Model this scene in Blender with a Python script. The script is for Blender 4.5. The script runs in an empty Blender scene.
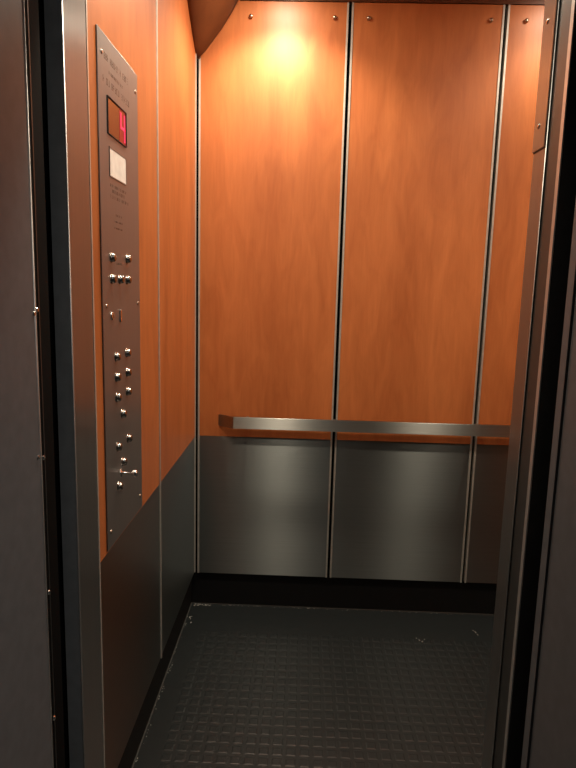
import bpy, bmesh, math, random
from mathutils import Vector, Matrix
random.seed(7)
S = bpy.context.scene
C = S.collection
PI = math.pi

# ------------------------------------------------------------------ metrics
D = 2.7464           # face of the back wall panels
L = -0.4918          # face of the left wall panels
E_ = 0.030           # how far the panels stand proud of the shell
ZB = 2.742           # top of the panels
ZS = 0.861           # wood / steel boundary
ZP = 0.1754          # bottom of the panels
XR = 1.452           # right wall
ZC = 2.80            # cab ceiling
JL, JR = -0.482, 0.460   # clear opening
YN, YL, YRF = 1.243, 1.368, 1.307   # front of car returns, inner face left / right
YH0, YHL, YHR = 0.84, 1.075, 1.089  # hall jambs

# ------------------------------------------------------------------ materials
def new_mat(name):
    m = bpy.data.materials.new(name); m.use_nodes = True
    nt = m.node_tree
    return m, nt, nt.nodes['Principled BSDF']

def plain(name, col, rough=0.5, metal=0.0, spec=0.5, emit=None, estr=0.0):
    m, nt, b = new_mat(name)
    tc = nt.nodes.new('ShaderNodeTexCoord')
    n = nt.nodes.new('ShaderNodeTexNoise'); n.inputs['Scale'].default_value = 35; n.inputs['Detail'].default_value = 4
    nt.links.new(tc.outputs['Object'], n.inputs['Vector'])
    r = nt.nodes.new('ShaderNodeValToRGB')
    r.color_ramp.elements[0].position = .3; r.color_ramp.elements[1].position = .7
    r.color_ramp.elements[0].color = (*[c * .9 for c in col], 1)
    r.color_ramp.elements[1].color = (*[min(1, c * 1.08) for c in col], 1)
    nt.links.new(n.outputs['Fac'], r.inputs['Fac']); nt.links.new(r.outputs['Color'], b.inputs['Base Color'])
    b.inputs['Roughness'].default_value = rough; b.inputs['Metallic'].default_value = metal
    b.inputs['Specular IOR Level'].default_value = spec
    if emit:
        b.inputs['Emission Color'].default_value = (*emit, 1); b.inputs['Emission Strength'].default_value = estr
    return m

def wood_mat(name, dark, light, rough=0.43):
    m, nt, b = new_mat(name)
    N = nt.nodes.new; K = nt.links.new
    tc = N('ShaderNodeTexCoord'); oi = N('ShaderNodeObjectInfo')
    mul = N('ShaderNodeMath'); mul.operation = 'MULTIPLY'; mul.inputs[1].default_value = 13.0
    K(oi.outputs['Random'], mul.inputs[0])
    add = N('ShaderNodeVectorMath'); add.operation = 'ADD'
    K(tc.outputs['Object'], add.inputs[0]); K(mul.outputs[0], add.inputs[1])
    def noise(scale, s, det, dist):
        mp = N('ShaderNodeMapping'); mp.inputs['Scale'].default_value = scale
        K(add.outputs[0], mp.inputs['Vector'])
        n = N('ShaderNodeTexNoise'); n.inputs['Scale'].default_value = s
        n.inputs['Detail'].default_value = det; n.inputs['Distortion'].default_value = dist
        K(mp.outputs[0], n.inputs['Vector']); return n
    big = noise((4, 4, .8), 1.0, 3, .7)       # broad cathedral bands
    mid = noise((17, 17, 3.8), 1.0, 6, 1.3)     # grain
    fine = noise((170, 170, 9), 1.0, 3, .2)    # pores
    a = N('ShaderNodeMath'); a.operation = 'MULTIPLY_ADD'; a.inputs[1].default_value = .55
    K(big.outputs['Fac'], a.inputs[0])
    a2 = N('ShaderNodeMath'); a2.operation = 'MULTIPLY'; a2.inputs[1].default_value = .33
    K(mid.outputs['Fac'], a2.inputs[0]); K(a2.outputs[0], a.inputs[2])
    a3 = N('ShaderNodeMath'); a3.operation = 'MULTIPLY_ADD'; a3.inputs[1].default_value = .12
    K(fine.outputs['Fac'], a3.inputs[0]); K(a.outputs[0], a3.inputs[2])
    r = N('ShaderNodeValToRGB')
    r.color_ramp.elements[0].position = .36; r.color_ramp.elements[1].position = .64
    r.color_ramp.elements[0].color = (*dark, 1); r.color_ramp.elements[1].color = (*light, 1)
    K(a3.outputs[0], r.inputs['Fac']); K(r.outputs['Color'], b.inputs['Base Color'])
    b.inputs['Roughness'].default_value = rough
    b.inputs['Specular IOR Level'].default_value = 0.45
    return m

def brushed(name, col, rough, scatter, aniso=.85, grain=(1, 1, 300), metal=1.0):
    """brushed steel: reflections smear along the world vector `scatter` (across the grain)"""
    m, nt, b = new_mat(name)
    N = nt.nodes.new; K = nt.links.new
    tc = N('ShaderNodeTexCoord'); mp = N('ShaderNodeMapping'); mp.inputs['Scale'].default_value = grain
    K(tc.outputs['Object'], mp.inputs['Vector'])
    n = N('ShaderNodeTexNoise'); n.inputs['Scale'].default_value = 3.0; n.inputs['Detail'].default_value = 3
    K(mp.outputs[0], n.inputs['Vector'])
    r = N('ShaderNodeValToRGB')
    r.color_ramp.elements[0].position = .3; r.color_ramp.elements[1].position = .7
    r.color_ramp.elements[0].color = (*[c * .92 for c in col], 1)
    r.color_ramp.elements[1].color = (*[min(1, c * 1.06) for c in col], 1)
    K(n.outputs['Fac'], r.inputs['Fac']); K(r.outputs['Color'], b.inputs['Base Color'])
    b.inputs['Metallic'].default_value = metal; b.inputs['Roughness'].default_value = rough
    b.inputs['Anisotropic'].default_value = aniso
    v = N('ShaderNodeCombineXYZ')
    for i in range(3): v.inputs[i].default_value = scatter[i]
    K(v.outputs[0], b.inputs['Tangent'])
    return m

WOOD = wood_mat('cherry_laminate', (.39, .112, .030), (.57, .188, .056))
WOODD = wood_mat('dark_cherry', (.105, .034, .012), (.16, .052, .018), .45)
STEEL_V = brushed('brushed_steel_panel', (.29, .305, .295), .35, (0, 0, 1), 1.0)
STEEL_RAIL = brushed('brushed_steel_rail', (.52, .51, .47), .38, (0, 0, 1), 1.0, (2, 2, 300))
STEEL_H = brushed('brushed_steel_jamb', (.53, .54, .53), .34, (0, 1, 0), 1.0, (300, 300, 1), .92)
STEEL_COP = brushed('brushed_steel_faceplate', (.52, .51, .495), .44, (0, 1, 0), .95, (300, 300, 1), .86)
RAILEND = plain('rail_end_metal', (.34, .30, .26), .32, 1.0)
STEEL_FR = plain('return_front_metal', (.36, .375, .38), .30, .3)
STEEL_D = plain('grey_door_metal', (.045, .048, .047), .38, .2)
HALLM = plain('hall_jamb_paint', (.115, .122, .134), .42, 0, .32)
TRIM = plain('bright_edge_metal', (.66, .64, .58), .40, .62)
BEAD = plain('rounded_edge_metal', (.55, .56, .55), .40, .7)
CHROME = plain('polished_metal', (.82, .82, .80), .14, 1.0)
SCREWM = plain('screw_metal', (.50, .40, .32), .28, 1.0)
BLACK = plain('black_recess', (.005, .005, .005), .8, 0, .08)
BASEM = plain('black_baseboard', (.008, .008, .008), .55, 0, .25)
RUBBER = plain('black_rubber_floor', (.016, .0195, .0205), .34, 0, .5)
DARKM = plain('dark_door_metal', (.060, .062, .060), .38, .6, .5)
INK = plain('engraved_ink', (.16, .095, .065), .6)
DARK = plain('dark_gap', (.02, .012, .01), .6)
PAPER = plain('cream_paper', (.95, .92, .87), .6)
GLASSR = plain('dark_red_window', (.085, .018, .014), .12, 0, .5)
LED = plain('red_led', (.8, .02, .06), .4, 0, .5, (1.0, .05, .16), .8)
LEDB = plain('red_led_glow', (.30, .01, .02), .3, 0, .5, (1.0, .01, .06), .035)
DUSTL = plain('grey_dust_line', (.07, .07, .065), .9)
DUST = plain('pale_dust', (.34, .34, .31), .9)
PAINT = plain('hall_paint', (.20, .205, .21), .8)
HFLOOR = plain('hall_floor_tile', (.07, .07, .07), .4)
CEILM = wood_mat('canopy_laminate', (.20, .065, .018), (.30, .10, .025), .45)
LENS = plain('lamp_lens', (.9, .85, .75), .4, 0, .5, (1.0, .86, .67), 6.0)
HLENS = plain('hall_lamp_lens', (.9, .9, .9), .4, 0, .5, (1.0, .97, .93), 3.0)

# ------------------------------------------------------------------ helpers
def box(bm, x0, x1, y0, y1, z0, z1, bev=0.0, seg=2):
    vs = [bm.verts.new((x, y, z)) for x in (x0, x1) for y in (y0, y1) for z in (z0, z1)]
    idx = [(0, 1, 3, 2), (4, 6, 7, 5), (0, 4, 5, 1), (2, 3, 7, 6), (0, 2, 6, 4), (1, 5, 7, 3)]
    fs = [bm.faces.new([vs[i] for i in f]) for f in idx]
    if bev:
        es = list({e for f in fs for e in f.edges})
        bmesh.ops.bevel(bm, geom=es, offset=bev, segments=seg, affect='EDGES', profile=.5)

def lathe(bm, prof, mat, n=24):
    """prof: (radius, height) pairs, spun about local Z and carried by matrix mat"""
    rings = []
    for r, h in prof:
        if r < 1e-6: rings.append([bm.verts.new(mat @ Vector((0, 0, h)))])
        else: rings.append([bm.verts.new(mat @ Vector((r * math.cos(2*PI*k/n), r * math.sin(2*PI*k/n), h))) for k in range(n)])
    for a, b in zip(rings, rings[1:]):
        for k in range(n):
            k2 = (k + 1) % n
            if len(a) == 1 and len(b) == 1: continue
            if len(a) == 1: bm.faces.new((a[0], b[k], b[k2]))
            elif len(b) == 1: bm.faces.new((a[k], b[0], a[k2]))
            else: bm.faces.new((a[k], b[k], b[k2], a[k2]))

def prism(bm, pts, axis_vec):
    """extrude polygon pts (3d) by axis_vec"""
    a = [bm.verts.new(p) for p in pts]; v = Vector(axis_vec)
    b = [bm.verts.new(Vector(p) + v) for p in pts]
    bm.faces.new(a); bm.faces.new(list(reversed(b)))
    n = len(pts)
    for i in range(n): bm.faces.new((a[i], b[i], b[(i+1) % n], a[(i+1) % n]))

def obj(name, bm, mat, parent=None, smooth=False, origin=None):
    bmesh.ops.recalc_face_normals(bm, faces=bm.faces)
    me = bpy.data.meshes.new(name)
    off = Vector(parent.location) if parent else Vector((0, 0, 0))
    if parent and parent.parent: off = off + Vector(parent.parent.location)
    if not parent and origin is not None: off = Vector(origin)
    bmesh.ops.translate(bm, verts=bm.verts, vec=-off)
    bm.to_mesh(me); bm.free()
    me.materials.append(mat)
    if smooth:
        for p in me.polygons: p.use_smooth = True
    o = bpy.data.objects.new(name, me); C.objects.link(o)
    if parent: o.parent = parent
    else: o.location = off
    return o

def B(*a, **k):
    bm = bmesh.new(); box(bm, *a, **k); return bm

def rod(x, y, r, z0, z1):
    bm = bmesh.new(); lathe(bm, [(0, z0), (r, z0), (r, z1), (0, z1)], Matrix.Translation((x, y, 0)), 16); return bm

def thing(name, label, cat, loc, group=None):
    o = bpy.data.objects.new(name, None); C.objects.link(o)
    o.location = loc; o.empty_display_size = .1
    o['label'] = label; o['category'] = cat
    if group: o['group'] = group
    return o

def struct(name, bm, mat, label, cat, parent=None, smooth=False):
    o = obj(name, bm, mat, parent, smooth)
    if not parent:
        o['kind'] = 'structure'; o['label'] = label; o['category'] = cat
    return o

MX = Matrix.Rotation(PI/2, 4, 'Y')            # local +Z -> +X (out of the left wall)
MY = Matrix.Rotation(PI/2, 4, 'X')            # local +Z -> -Y (out of the back wall)
MXN = Matrix.Rotation(-PI/2, 4, 'Y')          # local +Z -> -X
def at(m, x, y, z): return Matrix.Translation((x, y, z)) @ m

# ------------------------------------------------------------------ cab shell
def floor_mesh():
    bm = bmesh.new()
    box(bm, -.66, XR + .1, 1.20, D + .12, -.05, 0)
    p = .046                                   # low raised squares, real relief
    y = 2.515
    while y > 1.27:
        x = -.415
        while x < 1.38:
            w, t, h = .0170, .0125, .0008
            lo = [bm.verts.new((x + sx*w, y + sy*w, 0)) for sx, sy in ((-1,-1),(1,-1),(1,1),(-1,1))]
            hi = [bm.verts.new((x + sx*t, y + sy*t, h)) for sx, sy in ((-1,-1),(1,-1),(1,1),(-1,1))]
            bm.faces.new(hi)
            for i in range(4): bm.faces.new((lo[i], lo[(i+1) % 4], hi[(i+1) % 4], hi[i]))
            x += p
        y -= p
    return bm
struct('floor', floor_mesh(), RUBBER, 'black studded rubber floor of the elevator cab', 'floor')
struct('wall_back', B(-.66, XR + .1, D + E_, D + .12, 0, ZC + .1), BLACK, 'black shell behind the back wall panels', 'wall')
struct('wall_left', B(-.66, L - E_, YL + .001, D + E_, 0, ZC + .1), BLACK, 'black shell behind the left wall panels', 'wall')
bm = bmesh.new(); box(bm, XR, XR + .1, YRF, D + E_, ZS, ZC + .1)
wr = struct('wall_right', bm, WOOD, 'cherry wood right wall of the cab', 'wall')
struct('steel_dado', B(XR, XR + .1, YRF, D + E_, 0, ZS), STEEL_V, '', '', wr)
struct('ceiling', B(-.66, XR + .1, YN, D + .12, ZC, ZC + .1), CEILM, 'dark wood ceiling of the elevator cab', 'ceiling')
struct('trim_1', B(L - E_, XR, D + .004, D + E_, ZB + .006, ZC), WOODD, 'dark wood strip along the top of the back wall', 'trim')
struct('baseboard_back', B(L - E_, XR, D + E_ - .006, D + E_, 0, ZP + .03), BASEM, 'black recessed baseboard under the back wall panels', 'baseboard')
struct('baseboard_left', B(L - E_, L - E_ + .006, YL, D + E_ - .006, 0, ZP + .045), BASEM, 'black recessed baseboard under the left wall panels', 'baseboard')
bm = bmesh.new()
box(bm, L - E_ + .006, XR, D + E_ - .0095, D + E_ - .006, 0, .0035)
struct('trim_2', bm, DUSTL, 'thin pale dusty line where the floor meets the back baseboard', 'trim')
bm = bmesh.new(); box(bm, L - E_ + .006, L - E_ + .0095, YL, D + E_ - .0095, 0, .0035)
struct('trim_3', bm, DUSTL, 'thin pale dusty line where the floor meets the left baseboard', 'trim')

# ------------------------------------------------------------------ wall panels
TW = .0075
def back_panel(x0, x1, label, screws):
    t = thing('wall_panel', label, 'wall panel', (round((x0+x1)/2, 4), D, ZP), 'back wall panels')
    obj('wood_panel', B(x0 + TW, x1 - TW, D, D + E_ - .001, ZS, ZB), WOOD, t)
    obj('steel_panel', B(x0 + TW, x1 - TW, D + .001, D + E_ - .001, ZP, ZS - .0008), STEEL_V, t)
    for a, b in ((x0, x0 + TW), (x1 - TW, x1)):
        obj('edge_trim', B(a, b, D - .003, D + E_ - .001, ZP, ZB), TRIM, t)
    for x in screws:
        bm = bmesh.new()
        lathe(bm, [(0, .012), (.0045, .0115), (.0078, .009), (.0085, .005), (.0085, 0), (0, 0)], at(MY, x, D, 2.681))
        obj('screw', bm, SCREWM, t, True)
    return t
G = .0068
back_panel(-.489 + G, .155 - G, 'leftmost back wall panel, cherry wood with bright lamp glow at its top, steel below', (-.262, .090))
back_panel(.155 + G, .8037 - G, 'middle back wall panel between two black seams, cherry wood over brushed steel', (.2325, .7425))
back_panel(.8037 + G, XR - .006, 'rightmost back wall panel, a cherry wood and steel strip beside the right jamb', (.8885,))

def left_panel(y0, y1, label, trims):
    t = thing('wall_panel', label, 'wall panel', (L, round((y0+y1)/2, 4), ZP + .015), 'left wall panels')
    a, b = y0 + (TW if 0 in trims else 0), y1 - (TW if 1 in trims else 0)
    obj('wood_panel', B(L - E_ + .001, L, a, b, ZS, ZB + .03), WOOD, t)
    obj('steel_panel', B(L - E_ + .001, L - .001, a, b, ZP + .015, ZS - .0008), STEEL_V, t)
    if 0 in trims: obj('edge_trim', B(L - E_ + .001, L + .0035, y0, a, ZP + .015, ZB + .03), TRIM, t)
    if 1 in trims: obj('edge_trim', B(L - E_ + .001, L + .0035, b, y1, ZP + .015, ZB + .03), TRIM, t)
    return t
left_panel(1.3915, 2.0295, 'near left wall panel, cherry wood over steel, carrying the button faceplate', (0,))
left_panel(2.030, D - .022, 'far left wall panel, plain cherry wood over steel, beside the back corner', (0, 1))

# ------------------------------------------------------------------ handrail
t = thing('handrail', 'flat brushed steel handrail running across the back wall', 'handrail', (.5, D, .911))
YF = D - .056
th = .010
z0, z1 = .912, .966
bm = bmesh.new(); box(bm, -.311, 1.30, YF, YF + th, z0, z1, .0012, 2)
obj('bar', bm, STEEL_RAIL, t)
for s, xa, xb in ((-1, -.311, -.386), (1, 1.30, 1.375)):
    pts = [(xa, YF, z0), (xb, D - .0005, z0), (xb - s*.012, D - .0005, z0), (xa, YF + th, z0)]
    bm = bmesh.new(); prism(bm, pts, (0, 0, z1 - z0)); obj('end_return', bm, RAILEND, t)
for x in (-.25, .155, .8037, 1.25):
    bm = bmesh.new()
    lathe(bm, [(0, .0), (.012, 0), (.012, .003), (.006, .005), (.006, .0455), (0, .0455)], at(MY, x, D, .948))
    obj('standoff', bm, RAILEND, t, False)

# ------------------------------------------------------------------ car operating panel on the left wall
cp = thing('control_panel', 'tall narrow steel elevator button faceplate on the left wood wall with red 4 display', 'control panel', (L, 1.622, .866))
XF = L + .0045
CY0, CY1, CZ0, CZ1 = 1.457, 1.787, .868, 2.130
obj('faceplate', B(L, XF, CY0, CY1, CZ0, CZ1, bev=.0015), STEEL_COP, cp)
for y, z in ((1.483, 2.082), (1.763, 2.078), (1.483, 1.497), (1.763, 1.497), (1.483, .911), (1.763, .911)):
    bm = bmesh.new(); lathe(bm, [(0, .003), (.004, .0025), (.0055, .001), (.0055, -.001), (0, -.001)], at(MX, XF, y, z), 16)
    obj('screw', bm, SCREWM, cp, True)
# floor display
fr = obj('floor_display', B(XF - .002, XF + .0012, 1.515, 1.664, 1.911, 1.995), GLASSR, cp)
fr['label'] = 'dark red display window showing a lit 4'
bm = bmesh.new()
fx = XF + .0012
for a in (((1.5135, 1.6655, 1.9095, 1.911)), ((1.5135, 1.6655, 1.995, 1.9965)), ((1.5135, 1.515, 1.911, 1.995)), ((1.664, 1.6655, 1.911, 1.995))):
    box(bm, XF - .001, XF + .004, *a)
obj('bezel', bm, DARK, fr)
obj('lit_segment_field', B(fx, fx + .0004, 1.608, 1.6635, 1.9115, 1.9945), LEDB, fr)
bm = bmesh.new(); hx0, hx1 = fx + .0004, fx + .0012
box(bm, hx0, hx1, 1.617, 1.6245, 1.953, 1.986)          # the figure 4: upper left stroke
box(bm, hx0, hx1, 1.617, 1.6555, 1.946, 1.953)          # cross bar
box(bm, hx0, hx1, 1.648, 1.6555, 1.918, 1.986)          # right stroke
obj('digit', bm, LED, fr)
# certificate card
cd = obj('certificate_card', B(XF - .001, XF + .001, 1.528, 1.661, 1.815, 1.880), PAPER, cp)
cd['label'] = 'cream paper card in the faceplate window'
bm = bmesh.new()
for a in ((1.525, 1.664, 1.812, 1.815), (1.525, 1.664, 1.880, 1.883), (1.525, 1.528, 1.815, 1.880), (1.661, 1.664, 1.815, 1.880)):
    box(bm, XF - .001, XF + .0018, *a)
obj('card_frame', bm, STEEL_COP, cd)
# engraved lettering, too small in the photo to read: strokes only
def strokes(bm, y0, y1, z, h, dens=1.0):
    y = y0
    while y < y1 - h*.5:
        w = h * random.uniform(.5, .75)
        if random.random() < .84:
            s = h * .15
            if random.random() < .8: box(bm, XF - .0004, XF + .0003, y, y + s, z, z + h)
            if random.random() < .6: box(bm, XF - .0004, XF + .0003, y + w - s, y + w, z, z + h)
            for q in (0, .43, .85):
                if random.random() < .55: box(bm, XF - .0004, XF + .0003, y + s, y + w - s, z + q*h, z + q*h + s)
        y += w + h * .22
for nm, y0, y1, z, h in (('engraved_heading', 1.500, 1.700, 2.074, .015), ('engraved_heading', 1.535, 1.650, 2.050, .007),
        ('engraved_heading', 1.490, 1.705, 2.020, .015), ('engraved_note', 1.530, 1.665, 1.789, .007),
        ('engraved_note', 1.545, 1.650, 1.776, .008), ('engraved_note', 1.528, 1.680, 1.762, .008),
        ('engraved_note', 1.565, 1.625, 1.722, .005), ('engraved_note', 1.555, 1.630, 1.706, .004),
        ('engraved_note', 1.555, 1.625, 1.690, .004), ('engraved_note', 1.568, 1.618, 1.600, .006)):
    bm = bmesh.new(); strokes(bm, y0, y1, z, h); obj(nm, bm, INK, cp)
# buttons
BTN = plain('button_metal', (.42, .40, .37), .20, 1.0)
BPROF = [(0, .0125), (.006, .0122), (.0092, .0108), (.0105, .008), (.0105, .0015), (.0128, .0012), (.0132, -.001), (0, -.001)]
proto = None
for y, z in ((1.526, 1.617), (1.660, 1.620), (1.526, 1.564), (1.592, 1.564), (1.658, 1.564),
             (1.550, 1.365), (1.645, 1.365), (1.550, 1.311), (1.645, 1.311), (1.550, 1.257), (1.645, 1.257),
             (1.595, 1.204), (1.550, 1.123), (1.645, 1.123), (1.592, 1.070), (1.552, 1.013)):
    if proto is None:
        bm = bmesh.new(); lathe(bm, BPROF, MX, 20)
        bmesh.ops.translate(bm, verts=bm.verts, vec=Vector(cp.location))
        proto = obj('button', bm, BTN, cp, True); o = proto
    else:
        o = proto.copy(); C.objects.link(o); o.parent = cp
    o.location = Vector((XF, y, z)) - Vector(cp.location)
# fire service key switch and slot
bm = bmesh.new(); lathe(bm, [(0, .004), (.003, .004), (.009, .004), (.011, .002), (.011, -.001), (0, -.001)], at(MX, XF, 1.523, 1.471), 20)
ks = obj('key_switch', bm, CHROME, cp, True)
obj('key_slot', B(XF + .0035, XF + .0046, 1.5220, 1.5240, 1.466, 1.476), INK, ks)
obj('indicator_lamp', B(XF - .001, XF + .005, 1.584, 1.596, 1.452, 1.486, bev=.003), CHROME, cp)
bm = bmesh.new()
lathe(bm, [(0, .046), (.007, .0455), (.0095, .042), (.0095, .034), (.0075, .030), (.0035, .027), (.0035, .003), (.011, .002), (.0115, -.001), (0, -.001)], at(MX, XF, 1.575, 1.043), 20)
k = obj('pull_knob', bm, CHROME, cp, True); k['label'] = 'bright pull knob standing out on a stem'

# ------------------------------------------------------------------ car returns (steel columns beside the opening)
bm = bmesh.new(); box(bm, -.640, JL, YN + .012, YL, 0, 2.30); box(bm, -.5165, JL, YN, YN + .012, 0, 2.30)
tl = struct('trim_4', bm, STEEL_H, 'shiny brushed steel left return column beside the wood wall', 'door jamb')
struct('front_face', B(-.5165, JL - .002, YN - .003, YN, 0, 2.30), STEEL_FR, '', '', tl)
struct('pocket_face', B(-.640, -.5165, YN + .009, YN + .012, 0, 2.30), BLACK, '', '', tl)
struct('edge_bead', rod(JL - .001, YN - .001, .0024, 0, 2.30), BEAD, '', '', tl, True)
bm = bmesh.new(); box(bm, JR, XR + .1, YN, YRF, 0, 2.30)
tr = struct('trim_5', bm, STEEL_H, 'brushed steel right return column reflecting the cab', 'door jamb')
struct('edge_bead', rod(JR + .0008, YN - .001, .0014, 0, 2.30), BEAD, '', '', tr, True)
struct('header', B(-.66, XR + .1, YN, YN + .06, 2.30, ZC), STEEL_FR, '', '', tr)

# plate on the right return
t = thing('cover_plate', 'long narrow metal plate screwed to the upper right door column', 'cover plate', (JR, 1.276, 1.838))
bm = bmesh.new(); box(bm, JR - .0032, JR - .0012, 1.246, YRF + .001, 1.838, 2.22, .0008, 1); obj('plate', bm, STEEL_H, t)
obj('shadow_gap', B(JR - .0012, JR, 1.2435, YRF - .001, 1.8355, 2.222), DARK, t)  # dark sheet showing past the plate, paints the shadow gap along its edges
for z in (1.884, 2.078):
    bm = bmesh.new(); lathe(bm, [(0, .003), (.004, .0025), (.0055, .001), (.0055, 0), (0, 0)], at(MXN, JR - .0032, 1.282, z), 16)
    obj('screw', bm, CHROME, t, True)

# ------------------------------------------------------------------ doors, open, in their pocket on the right
bm = bmesh.new(); box(bm, JR + .003, JR + .95, 1.168, 1.242, .006, 2.24, .002, 2)
d1 = struct('door_1', bm, STEEL_D, 'dark grey edge of the open elevator cab door behind the right column', 'door')
struct('door_edge_strip', B(JR + .0005, JR + .003, 1.168, 1.182, .01, 2.24), BEAD, '', '', d1)
bm = bmesh.new(); box(bm, JR + .055, JR + .95, 1.108, 1.146, .006, 2.24, .002, 2)
struct('door_2', bm, BLACK, 'black edge of the open landing door by the right hall jamb', 'door')

# ------------------------------------------------------------------ landing side
bm = bmesh.new(); box(bm, -.62, JL, YH0, YHL, 0, 2.30, .004, 2)
hl = struct('trim_6', bm, HALLM, 'grey metal hall jamb at the left edge', 'door jamb')
struct('edge_bead', rod(JL - .0015, YHL - .001, .003, 0, 2.30), BEAD, '', '', hl, True)
bm = bmesh.new(); box(bm, JR, JR + .14, YH0, YHR, 0, 2.30, .004, 2)
hr = struct('trim_7', bm, HALLM, 'dark grey metal hall jamb at the right edge', 'door jamb')
struct('stop_bead', B(JR - .004, JR + .001, YHR - .038, YHR - .034, 0, 2.30), HALLM, '', '', hr)
# strike post for the landing door, in the black gap on the left
bm = bmesh.new(); box(bm, -.640, JL - .012, 1.100, 1.165, 0, 2.30, .003, 2); box(bm, -.640, JL - .085, 1.125, 1.190, 0, 2.30, .002, 2)
st = struct('trim_8', bm, BLACK, 'black strike post in the gap between left jamb and cab', 'door strike')
struct('strike_bead', B(JL - .0125, JL - .011, 1.114, 1.118, 0, 2.30), DARKM, '', '', st)
struct('strike_bead', B(-.58, JL - .083, 1.190, 1.196, 0, 2.30), DARKM, '', '', st)
for y, z in ((1.106, 1.50), (1.109, 1.218), (1.111, .94), (1.113, .66)):
    bm = bmesh.new(); lathe(bm, [(0, .004), (.003, .0035), (.005, .001), (.005, -.001), (0, -.001)], at(MX, JL - .012, y, z), 14)
    struct('bolt', bm, CHROME, '', '', st)
for y, z in ((1.068, 1.495), (1.062, 1.232)):
    bm = bmesh.new(); lathe(bm, [(0, .003), (.003, .0025), (.0045, .0005), (.0045, -.001), (0, -.001)], at(MX, JL, y, z), 14)
    struct('bolt', bm, CHROME, '', '', hl)
# sills, hall room
struct('trim_9', B(-.64, 1.5, YHL - .06, 1.20, -.05, 0), DARKM, 'dark grooved metal door sill at the cab entrance', 'door sill')
struct('floor_landing', B(-2.2, 2.4, -1.6, YHL - .06, -.05, 0), HFLOOR, 'landing floor in front of the elevator', 'floor')
bm = bmesh.new()
box(bm, -2.2, -.62, YH0 + .02, YHL, 0, 2.6); box(bm, JR + .14, 2.4, YH0 + .02, YHR, 0, 2.6); box(bm, -.62, JR + .14, YH0 + .02, YHL, 2.30, 2.6)
struct('wall_front', bm, PAINT, 'landing wall around the elevator entrance', 'wall')
struct('wall_landing', B(-2.2, 2.4, -1.7, -1.6, 0, 2.6), PAINT, 'landing wall facing the elevator', 'wall')
struct('wall_landing_left', B(-2.3, -2.2, -1.7, YHL, 0, 2.6), PAINT, 'left end wall of the landing', 'wall')
struct('wall_landing_right', B(2.4, 2.5, -1.7, YHL, 0, 2.6), PAINT, 'right end wall of the landing', 'wall')
struct('ceiling_landing', B(-2.3, 2.5, -1.7, YHL, 2.6, 2.7), PAINT, 'landing ceiling', 'ceiling')

# ------------------------------------------------------------------ corner housing
t = thing('corner_housing', 'brown pointed housing, reflected wood put into its colour, hanging in the top left back corner', 'corner cover', (L, D, 2.515))
lc = [(2.738, 2.512), (2.690, 2.535), (2.640, 2.568), (2.580, 2.612), (2.500, 2.675), (2.40, 2.75), (2.33, ZC)]      # on the left wall: y, z
bc = [(-.484, 2.512), (-.455, 2.540), (-.425, 2.578), (-.385, 2.630), (-.345, 2.690), (-.315, 2.745), (-.285, ZC)]   # on the back wall: x, z
bm = bmesh.new(); rows = []
n = 10
for (y, zl), (x, zb) in zip(lc, bc):
    row = []
    for k in range(n + 1):
        u = k / n
        p = Vector((L + .001, y, zl)).lerp(Vector((x, D - .001, zb)), u)
        bul = 4*u*(1-u) * .22
        q = Vector((L, D, p.z)); d = (p - q); p = p + d * bul
        row.append(bm.verts.new(p))
    rows.append(row)
for a, b in zip(rows, rows[1:]):
    for k in range(n): bm.faces.new((a[k], a[k+1], b[k+1], b[k]))
back = [bm.verts.new((L + .001, D - .001, z)) for z in (2.512, ZC)]
bm.faces.new([r[0] for r in rows] + [back[1], back[0]])
bm.faces.new([r[-1] for r in rows] + [back[1], back[0]])
bm.faces.new(list(rows[-1]) + [back[1]])
bm.faces.new(list(rows[0]) + [back[0]])
obj('shell', bm, WOODD, t, True)  # wood colour stands in for the wood reflected in a steel housing
bm = bmesh.new()
for (x0, zz0), (x1, zz1) in zip(bc, bc[1:]):
    prism(bm, [(x0, D - .003, zz0), (x1, D - .003, zz1), (x1 + .004, D - .003, zz1 - .003), (x0 + .004, D - .003, zz0 - .003)], (0, .002, 0))
obj('flange', bm, WOOD, t)

# ------------------------------------------------------------------ dust crumbs on the floor
bm = bmesh.new()
def crumb(x, y, r):
    m = Matrix.Translation((x, y, r*.6)) @ Matrix.Rotation(random.uniform(0, 6), 4, 'Z') @ Matrix.Diagonal((1.4, .8, .6, 1))
    bmesh.ops.create_icosphere(bm, subdivisions=1, radius=r, matrix=m)
for _ in range(26): crumb(random.uniform(-.50, -.42), D + random.uniform(.000, .016), random.uniform(.0015, .004))
for _ in range(60): crumb(random.uniform(-.5, .9), D + random.uniform(.008, .02), random.uniform(.001, .0025))
for _ in range(40): crumb(L - E_ + random.uniform(.010, .02), random.uniform(1.6, 2.7), random.uniform(.001, .0025))
for _ in range(8): crumb(L + random.uniform(-.01, .012), 2.62 + random.uniform(-.03, .03), random.uniform(.002, .004))
for _ in range(5): crumb(.57 + random.uniform(-.02, .02), 2.52 + random.uniform(-.02, .02), random.uniform(.0015, .0035))
for _ in range(5): crumb(.84 + random.uniform(-.01, .01), 2.60 + random.uniform(-.03, .03), random.uniform(.0015, .003))
o = obj('dust_crumbs', bm, DUST); o['kind'] = 'stuff'; o['label'] = 'pale dust crumbs along the edges of the black floor'; o['category'] = 'dust'

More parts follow.
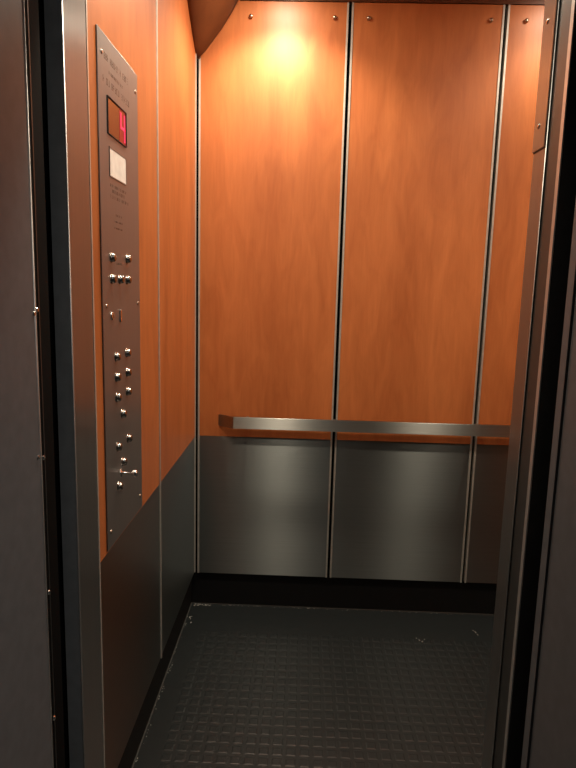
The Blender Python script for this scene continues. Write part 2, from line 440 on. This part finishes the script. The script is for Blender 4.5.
# ------------------------------------------------------------------ lamps
def downlight(x, y, w, beam, label):
    t = thing('downlight', label, 'ceiling light', (x, y, ZC), 'ceiling downlights')
    bm = bmesh.new(); lathe(bm, [(.046, 0), (.062, 0), (.062, -.004), (.058, -.006), (.048, -.005), (.046, 0)], at(Matrix(), x, y, ZC), 32)
    obj('ring', bm, CHROME, t, True)
    bm = bmesh.new(); lathe(bm, [(0, -.001), (.046, -.001)], at(Matrix(), x, y, ZC), 32)
    obj('lens', bm, LENS, t)
    li = bpy.data.lights.new('downlight_bulb', 'SPOT'); li.shadow_soft_size = .032
    li.spot_size = math.radians(130); li.spot_blend = .65
    li.energy = w * beam; li.color = (1.0, .86, .67)
    lo = bpy.data.objects.new('bulb', li); C.objects.link(lo); lo.parent = t; lo.location = (0, 0, -.036)
    la = bpy.data.lights.new('downlight_glow', 'AREA'); la.shape = 'DISK'; la.size = .088
    la.energy = w; la.color = (1.0, .86, .67)
    lo = bpy.data.objects.new('glow', la); C.objects.link(lo); lo.parent = t; lo.location = (0, 0, -.004)
downlight(-.125, 2.486, 4.8, 9.5, 'downlight over the left of the back wall')
downlight(1.06, 2.50, 3.2, 4.0, 'downlight over the right of the back wall')
downlight(-.20, 1.52, 7.0, 3.4, 'downlight beside the left wall near the door')
downlight(0.98, 1.60, 4.0, 6.0, 'downlight near the door on the right')
t = thing('landing_light', 'square ceiling light of the landing', 'ceiling light', (.75, -.32, 2.6))
obj('frame', B(.58, .92, -.49, -.15, 2.57, 2.6), TRIM, t)
obj('lens', B(.60, .90, -.47, -.17, 2.565, 2.57), HLENS, t)
li = bpy.data.lights.new('landing_bulb', 'AREA'); li.shape = 'SQUARE'; li.size = .28; li.energy = 7; li.color = (1, .97, .93)
lo = bpy.data.objects.new('bulb', li); C.objects.link(lo); lo.parent = t; lo.location = (0, 0, -.045)

w = bpy.data.worlds.new('world'); S.world = w; w.use_nodes = True
w.node_tree.nodes['Background'].inputs[0].default_value = (.01, .01, .01, 1)
w.node_tree.nodes['Background'].inputs[1].default_value = .2

# ------------------------------------------------------------------ camera
f, pitch, yaw, roll = 602.667, .155977, .0238138, .0263991
fwd = Vector((-math.sin(yaw)*math.cos(pitch), math.cos(yaw)*math.cos(pitch), -math.sin(pitch)))
right = Vector((math.cos(yaw), math.sin(yaw), 0)); down = fwd.cross(right)
c, s = math.cos(roll), math.sin(roll)
r2 = c*right - s*down; d2 = s*right + c*down
cam = bpy.data.cameras.new('camera'); co = bpy.data.objects.new('camera', cam); C.objects.link(co)
M = Matrix.Identity(4)
for i in range(3): M[i][0], M[i][1], M[i][2] = r2[i], -d2[i], -fwd[i]
M[0][3], M[1][3], M[2][3] = 0, 0, 1.55
co.matrix_world = M
cam.sensor_fit = 'VERTICAL'; cam.sensor_height = 36; cam.lens = f/768*36; cam.clip_start = .02
S.camera = co
vs = S.view_settings
vs.view_transform = 'Standard'; vs.look = 'None'; vs.exposure = 0.0; vs.gamma = 1; vs.use_curve_mapping = False
